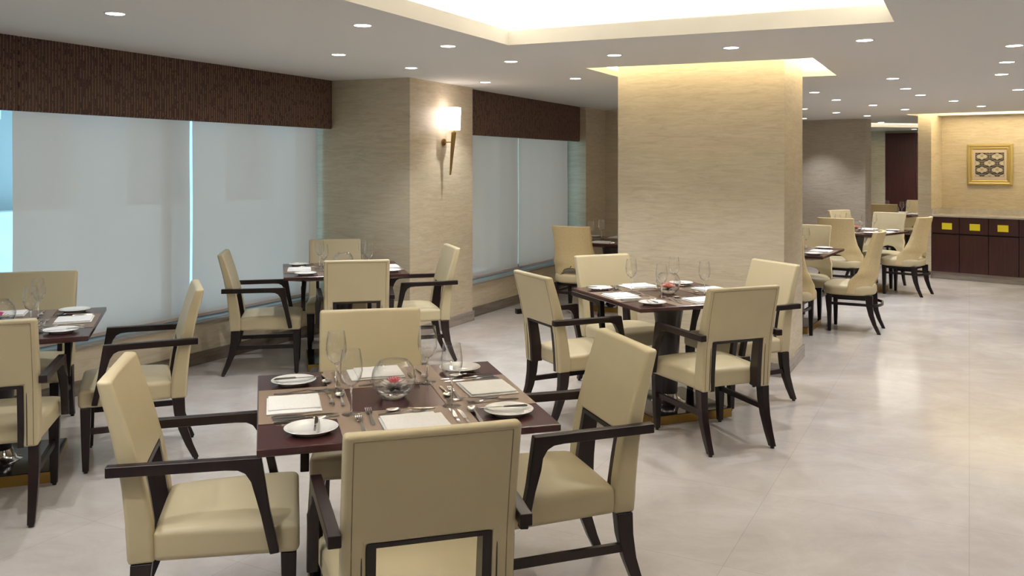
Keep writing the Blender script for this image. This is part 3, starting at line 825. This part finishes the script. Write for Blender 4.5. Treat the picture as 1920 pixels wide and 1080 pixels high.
def cloth_slab(bm, x0, x1, y0, y1, z0, z1, seed):
    rnd = random.Random(seed); n = 8; top = {}; bot = {}
    for i in range(n+1):
        for j in range(n+1):
            x = lerp(x0, x1, i/n); y = lerp(y0, y1, j/n); e = min(i, j, n-i, n-j)
            top[i, j] = bm.verts.new((x, y, z1-(.0025 if e == 0 else 0)+rnd.uniform(-.0007, .0007))); bot[i, j] = bm.verts.new((x, y, z0))
    for i in range(n):
        for j in range(n):
            bm.faces.new((top[i, j], top[i+1, j], top[i+1, j+1], top[i, j+1])); bm.faces.new((bot[i, j], bot[i, j+1], bot[i+1, j+1], bot[i+1, j]))
    for i in range(n):
        for a_, b_ in (((i, 0), (i+1, 0)), ((i+1, n), (i, n)), ((0, i+1), (0, i)), ((n, i), (n, i+1))): bm.faces.new((bot[a_], bot[b_], top[b_], top[a_]))
cloth_slab(bm, -.11, .11, 0, .19, 0, .008, 1); cloth_slab(bm, -.105, .082, .006, .186, .0078, .015, 2)
protos['napkin'] = mk_mesh('folded_napkin', 'napkin', 'folded white napkins', bm, 'linen', bevel=(.002, 2, 40))
def make_glass():
    t = thing('wine_glass', 'x', 'glass', group='stemmed wine glasses')
    out = [(.0045, .098), (.012, .101), (.026, .113), (.036, .134), (.0395, .155), (.0385, .178), (.0350, .205), (.0318, .225)]
    inn = [(r-.0011, z+.0003) for r, z in out[::-1][:-2]]+[(.010, .1035), (0, .1015)]
    bm = new_bm(); lathe(bm, out+[(.0311, .2256)]+inn, 36); link('bowl', bm, 'glass', t, smooth=60)
    bm = new_bm(); lathe(bm, [(0, .0035), (.004, .012), (.0033, .03), (.0030, .06), (.0036, .085), (.006, .096), (.0085, .1005), (0, .1008)], 16); link('stem', bm, 'clear', t, smooth=60)
    bm = new_bm(); lathe(bm, [(0, 0), (.0335, 0), (.0345, .001), (.033, .002), (.012, .0035), (.005, .007), (0, .009)], 32); link('foot', bm, 'clear', t, smooth=50)
    return t
protos['glass'] = make_glass()
def make_fishbowl():
    t = thing('glass_bowl', 'x', 'bowl', group='round glass bowls with a floating flower')
    R_ = .083; zc = .072; a0 = math.asin(-.070/R_)
    out = []; inn = []
    for k in range(23):
        a = -1.10+(1.10+.90)*k/22
        out.append((R_*math.cos(a), zc+R_*math.sin(a))); inn.append(((R_-.002)*math.cos(a), zc+(R_-.002)*math.sin(a)))
    zb = out[0][1]
    bm = new_bm(); lathe(bm, [(0, zb)]+out+inn[::-1]+[(0, inn[0][1])], 44)
    bmesh.ops.translate(bm, vec=(0, 0, -zb), verts=bm.verts[:]); link('bowl_glass', bm, 'glass', t, smooth=60)
    bm = new_bm(); w_ = []
    for k in range(12):
        a = -1.08+(1.08-.62)*k/11; w_.append(((R_-.003)*math.cos(a), zc+(R_-.003)*math.sin(a)))
    lathe(bm, [(0, w_[0][1])]+w_+[(0, w_[-1][1])], 44); bmesh.ops.translate(bm, vec=(0, 0, -zb), verts=bm.verts[:])
    link('water', bm, 'water', t, smooth=50)
    return t
protos['bowl'] = make_fishbowl()
def petals(bm, n, r0, r1, z0, z1, w_, curl, ph=0):
    for k in range(n):
        a = 2*PI*k/n+ph; ca, sa = math.cos(a), math.sin(a)
        pr = []
        for t_ in (0, .35, .7, .92, 1.0):
            r = lerp(r0, r1, t_); z = z0+(z1-z0)*t_+curl*t_*t_; ww = w_*math.sin(PI*min(.97, .12+.80*t_))
            pr.append((r, z, ww))
        L_ = []; R2 = []; T_ = []
        for r, z, ww in pr:
            L_.append(bm.verts.new((r*ca-ww*sa, r*sa+ww*ca, z+.0015))); R2.append(bm.verts.new((r*ca+ww*sa, r*sa-ww*ca, z+.0015))); T_.append(bm.verts.new((r*ca, r*sa, z-.001)))
        for i in range(len(pr)-1):
            bm.faces.new((L_[i], L_[i+1], T_[i+1], T_[i])); bm.faces.new((T_[i], T_[i+1], R2[i+1], R2[i]))
def make_flower(c_in, c_out):
    t = thing('floating_flower', 'x', 'flower', group='flowers floating in the glass bowls')
    bm = new_bm(); petals(bm, 16, .004, .056, 0, .012, .0068, 0); petals(bm, 15, .004, .050, .004, .020, .0062, 0, .2); petals(bm, 13, .003, .040, .007, .026, .0055, 0, .1)
    link('outer_petals', bm, c_out, t, smooth=60)
    bm = new_bm(); petals(bm, 14, .002, .026, .010, .030, .0042, .003); petals(bm, 11, .002, .018, .012, .032, .0035, .004, .3); petals(bm, 8, .001, .010, .013, .030, .003, .003, .1)
    link('centre_petals', bm, c_in, t, smooth=60)
    bm = new_bm(); petals(bm, 5, .004, .030, -.004, -.010, .010, 0, .4); lathe(bm, [(0, -.012), (.006, -.010), (.010, -.002), (0, .004)], 12); link('sepals', bm, 'leaf', t, smooth=60)
    return t
protos['flower_pink'] = make_flower('petal_pink', 'petal_white')
protos['flower_hot'] = make_flower('petal_hot', 'petal_white')
protos['flower_blush'] = make_flower('petal_blush', 'petal_blush')
used = set()
def put(kind, x, y, z, ang, label):
    p = protos[kind]
    if kind not in used:
        used.add(kind); p.location = (x, y, z); p.rotation_euler = (0, 0, ang); p['label'] = label; return p
    return dup(p, (x, y, z), ang, label)

def setting(tk, side, lvl, seed, skip=()):
    """side angle (table frame) of the diner's outward normal. lvl 2 all pieces, 1 napkin plate and a few"""
    tx, ty, dg, nm, _ = TABLES[tk]
    rnd = random.Random(hash((tk, side)) % 1 + seed)
    names = SIDES.get(tk, SIDES['d'])
    where = names[side]+' place of '+nm
    th = math.radians(dg)+{'near': 0, 'right': PI/2, 'far': PI, 'left': -PI/2}[side]
    c, s = math.cos(th), math.sin(th)
    def at(sx, d):     # sx to the diner's right, d inward from the edge
        lx, ly = sx, -.49+d
        return tx+c*lx-s*ly, ty+s*lx+c*ly
    def q(kind, sx, d, dz, a, lab):
        if kind in skip: return
        x, y = at(sx, d); put(kind, x, y, TH+dz, th+a, lab+', '+where)
    j = lambda v: rnd.uniform(-v, v)
    q('mat', 0, .004, .0003, 0, 'brown woven placemat')
    q('napkin', .028+j(.010), .030+j(.010), .002, j(.05), 'folded white napkin')
    q('plate', -.325+j(.012), .135+j(.012), .0002, 0, 'small white bread plate')
    if lvl >= 1:
        q('fork', -.155+j(.006), .055+j(.006), .002, j(.06), 'fork by the bread plate')
        q('knife', .165+j(.006), .05+j(.02), .002, j(.04), 'knife by the napkin')
    if lvl >= 2:
        q('butter', -.33+j(.02), .05+j(.02), .0195, j(.25), 'butter knife on the bread plate')
        q('fork', -.116+j(.003), .13+j(.02), .002, j(.03), 'fork by the napkin')
        q('knife', .195+j(.006), .04+j(.02), .002, j(.04), 'outer steel knife')
        q('spoon', .235+j(.008), .06+j(.02), .002, j(.05), 'steel soup spoon')
        q('small_spoon', .10+j(.02), .295+j(.003), .002, PI/2+j(.02), 'dessert spoon across the top')
        q('small_fork', -.10+j(.02), .262+j(.002), .002, -PI/2+j(.02), 'dessert fork across the top')
    x, y = at(.19+j(.01), .325+j(.015)); 
    if 'glass' not in skip: put('glass', x, y, TH+.0003, j(1), 'stemmed wine glass, '+where)
SIDES = {'d': {'near': 'near', 'right': 'right hand', 'far': 'far', 'left': 'left hand'},
         'T5': {'near': 'near left', 'right': 'near right', 'far': 'far right', 'left': 'far left'},
         'T6': {'near': 'near left', 'right': 'near right', 'far': 'far right', 'left': 'far left'},
         'T7': {'near': 'near left', 'right': 'near right', 'far': 'far right', 'left': 'far left'}}
for i, (tk, side, lvl) in enumerate((('T1', 'near', 2), ('T1', 'right', 2), ('T1', 'far', 2), ('T1', 'left', 2),
        ('T2', 'near', 2), ('T2', 'right', 2), ('T2', 'far', 2), ('T2', 'left', 2),
        ('T0', 'near', 2), ('T0', 'right', 2), ('T0', 'far', 1), 
        ('T3', 'near', 1), ('T3', 'right', 1), ('T3', 'far', 1), ('T3', 'left', 2),
        ('T4', 'near', 1), ('T4', 'left', 1), ('T4', 'far', 0),
        ('T5', 'right', 1), ('T5', 'far', 1), ('T6', 'near', 1), ('T6', 'right', 1), ('T6', 'far', 1), ('T6', 'left', 0),
        ('T7', 'near', 0), ('T7', 'right', 0), ('T7', 'far', 0))):
    setting(tk, side, lvl, 100+i*7)
for tk, fl in (('T1', 'pink'), ('T0', 'hot'), ('T2', 'blush'), ('T3', 'pink'), ('T6', 'blush'), ('T7', 'blush')):
    x, y, dg, nm, _ = TABLES[tk]
    put('bowl', x, y, TH+.0003, 0, 'round clear glass bowl with water in the middle of '+nm)
    col = {'pink': 'white flower with a pink centre', 'hot': 'magenta centred white flower', 'blush': 'soft blush pink flower'}[fl]
    o = put('flower_'+fl, x, y, TH+.038, .3, col+' floating in the bowl on '+nm)

# ------------------------------------------------------------------ wall torch lamp
WX, WY = UV(7.49, 4.70)
t = thing('wall_torch_lamp', 'bronze torch shaped wall lamp with a glowing white shade on the pilaster', 'wall lamp', (WX, WY, 1.888), ang_u)
# local: +x along the wall (u), -y away from the wall
bm = new_bm(); lathe(bm, [(0, 0), (.034, 0), (.036, .004), (.034, .016), (.024, .020), (0, .020)], 32)
bmesh.ops.rotate(bm, matrix=Matrix.Rotation(PI/2, 3, 'X'), verts=bm.verts[:]); link('wall_plate', bm, 'bronze', t, smooth=40)
bm = new_bm(); tube(bm, [(0, -.015, 0), (0, -.118, 0)], .006, 10); link('bracket', bm, 'brass', t, smooth=50)
bm = new_bm(); tp = Vector((0, -.127, .10)); bt = Vector((0, -.085, -.33)); d = (tp-bt)
n = 20; R = []
for k, (f, r) in enumerate(((0, .006), (.02, .009), (.5, .017), (.97, .025), (1, .024))):
    p = bt+d*f; R.append([bm.verts.new((p.x+r*math.cos(2*PI*i/n), p.y+r*math.sin(2*PI*i/n), p.z)) for i in range(n)])
bm.faces.new(R[0][::-1]); bm.faces.new(R[-1])
for A_, B_ in zip(R, R[1:]):
    for i in range(n): bm.faces.new((A_[i], A_[(i+1) % n], B_[(i+1) % n], B_[i]))
link('torch_body', bm, 'bronze', t, smooth=50)
bm = new_bm(); tube(bm, [(0, -.128, .10), (0, -.130, .125)], .010, 12); link('neck', bm, 'brass', t, smooth=50)
bm = new_bm(); secs = []
for z, f in ((.120, .90), (.20, .95), (.29, 1.0), (.345, 1.03)):
    ring = []
    for x, y in ((-.075, -.082), (-.04, -.082), (.04, -.082), (.075, -.082), (.078, -.12), (.055, -.175), (.02, -.192), (-.02, -.192), (-.055, -.175), (-.078, -.12)): ring.append((x*f, -.135+(y+.135)*f, z))
    secs.append(ring)
sections(bm, secs); link('lamp_shade', bm, 'sconce_shade', t, smooth=30)

# ------------------------------------------------------------------ cabinets, worktop, notes, picture
def loc_F(s, k=0, z=0): p = F(s, k); return (p[0], p[1], z)
ang_f = math.atan2(DY, DX)
def make_cabinet():
    t = thing('base_cabinet', 'x', 'cabinet', group='dark wooden base cabinets')
    W = .378
    bm = new_bm(); box(bm, 0, W, .022, .50, .106, .905); link('body', bm, 'shadow_gap', t)
    bm = new_bm(); box(bm, .003, W-.003, 0, .022, .110, .652); link('door', bm, 'cab_wood', t, bevel=(.0015, 1))
    bm = new_bm(); box(bm, .003, W-.003, 0, .022, .672, .903); link('drawer', bm, 'cab_wood', t, bevel=(.0015, 1))
    return t
cab = make_cabinet()
cl = ['base cabinet with a yellow note, standing against the pale pilaster', 'dark base cabinet with a yellow note, second from the pale pilaster',
      'dark base cabinet with a yellow note, third from the pale pilaster', 'dark base cabinet without a note, cut by the picture edge']
cl += ['dark base cabinet just beyond the picture edge', 'second dark base cabinet beyond the picture edge', 'last dark base cabinet beyond the picture edge']
for i in range(7):
    s = .004+i*.38
    if i == 0: cab.location = loc_F(s); cab.rotation_euler = (0, 0, ang_f); cab['label'] = cl[0]
    else: dup(cab, loc_F(s), ang_f, cl[i])
t = thing('stone_worktop', 'pale marble worktop with a low upstand on the dark cabinets', 'worktop', loc_F(0), ang_f)
bm = new_bm(); box(bm, .004, 5.1, -.015, .505, .907, .934); link('slab', bm, 'worktop', t, bevel=(.002, 1))
bm = new_bm(); box(bm, .004, 5.1, .490, .508, .934, 1.02); box(bm, .002, .018, .0, .490, .934, 1.02); link('upstand', bm, 'worktop', t)
for s, z, lab in ((.216, .773, 'first'), (.585, .773, 'second'), (.945, .773, 'third')):
    bm = new_bm(); box(bm, -.068, .068, -.0022, -.0004, -.047, .047)
    o = link('yellow_note', bm, 'yellow', loc=loc_F(s, 0, z), rz=ang_f)
    tag(o, 'bright yellow note on the %s drawer from the pale pilaster' % lab, 'note', 'yellow notes on the cabinet drawers')

px, py = F(.655, .51)
t = thing('framed_picture', 'square gilt framed black and cream patterned picture above the worktop', 'picture', (px-NX*.002, py-NY*.002, 1.667), ang_f)
bm = new_bm(); h = .301; prof = [(0, 0), (0, -.022), (.010, -.034), (.028, -.036), (.040, -.026), (.052, -.024), (.060, -.030), (.068, -.026), (.078, -.014), (.078, 0)]
R = []
for ins, y in prof:
    e = h-ins; R.append([bm.verts.new((a_*e, y, b_*e)) for a_, b_ in ((-1, -1), (1, -1), (1, 1), (-1, 1))])
for A_, B_ in zip(R, R[1:]+R[:1]):
    for i in range(4): bm.faces.new((A_[i], A_[(i+1) % 4], B_[(i+1) % 4], B_[i]))
link('frame', bm, 'gilt', t)
bm = new_bm(); box(bm, -.224, .224, -.012, -.002, -.224, .224); link('mount', bm, 'matboard', t)
bm = new_bm(); aw, ah = .187, .172
box(bm, -aw-.003, aw+.003, -.0136, -.012, -ah-.003, ah+.003, 0)
def clip_poly(pts, x0, x1, z0, z1):
    for ax, lim, sg in ((0, x0, 1), (0, x1, -1), (1, z0, 1), (1, z1, -1)):
        out = []
        for i in range(len(pts)):
            a_, b_ = pts[i-1], pts[i]; da, db = (a_[ax]-lim)*sg, (b_[ax]-lim)*sg
            if (da >= 0) != (db >= 0):
                f = da/(da-db); out.append((a_[0]+(b_[0]-a_[0])*f, a_[1]+(b_[1]-a_[1])*f))
            if db >= 0: out.append(b_)
        pts = out
        if len(pts) < 3: return None
    return pts
def flat(pts, lay, mi):
    p = clip_poly(pts, -aw, aw, -ah, ah)
    if not p: return
    try: f = bm.faces.new([bm.verts.new((x, -.0137-.0004*lay, z)) for x, z in p]); f.material_index = mi
    except ValueError: pass
SX, SZ = .2016, .1965
def ell(cx, cz_, a_, b_, n=20): return [(cx+a_*math.cos(2*PI*i/n), cz_+b_*math.sin(2*PI*i/n)) for i in range(n)]
cent = []
for r in range(-3, 4):
    for c_ in range(-2, 3):
        cx = (c_+(.5 if r % 2 else 0))*SX; czz = .007+.014+(r)*SZ/2-.0
        cent.append((cx, czz))
for cx, c2 in cent:          # ogee bands
    for w0, lay, mi in ((1.0, 1, 2), (.90, 2, 0), (.80, 3, 2)):
        a_, b_ = .098*w0+.004, .094*w0
        flat([(cx+a_*math.copysign(abs(math.cos(q))**1.25, math.cos(q)), c2-.004+b_*math.copysign(abs(math.sin(q))**1.15, math.sin(q))) for q in [2*PI*i/36 for i in range(36)]], lay, mi)
    flat(ell(cx, c2, .076, .062), 4, 0)
for cx, c2 in cent:          # palmettes
    for sc_, lay, mi in ((1, 5, 1), (.80, 6, 3), (.74, 7, 1), (.52, 8, 3), (.46, 9, 1)):
        flat(ell(cx-.036, c2, .035*sc_, .031*sc_), lay, mi); flat(ell(cx+.036, c2, .035*sc_, .031*sc_), lay, mi); flat(ell(cx, c2+.012, .034*sc_, .036*sc_), lay+.2, mi)
    flat([(cx-.012, c2-.02), (cx, c2-.058), (cx+.012, c2-.02)], 10, 1); flat([(cx-.026, c2-.022), (cx-.014, c2-.045), (cx-.006, c2-.022)], 10, 1); flat([(cx+.006, c2-.022), (cx+.014, c2-.045), (cx+.026, c2-.022)], 10, 1)
    for k in range(5):
        q = -.8+.4*k+PI/2; flat([(cx+.006*math.cos(q)-.002, c2), (cx+.036*math.cos(q), c2+.006+.034*math.sin(q)), (cx+.006*math.cos(q)+.002, c2)], 10.5, 3)
link('patterned_sheet', bm, ['art_black', 'art_cream', 'art_grey', 'art_line'], t)
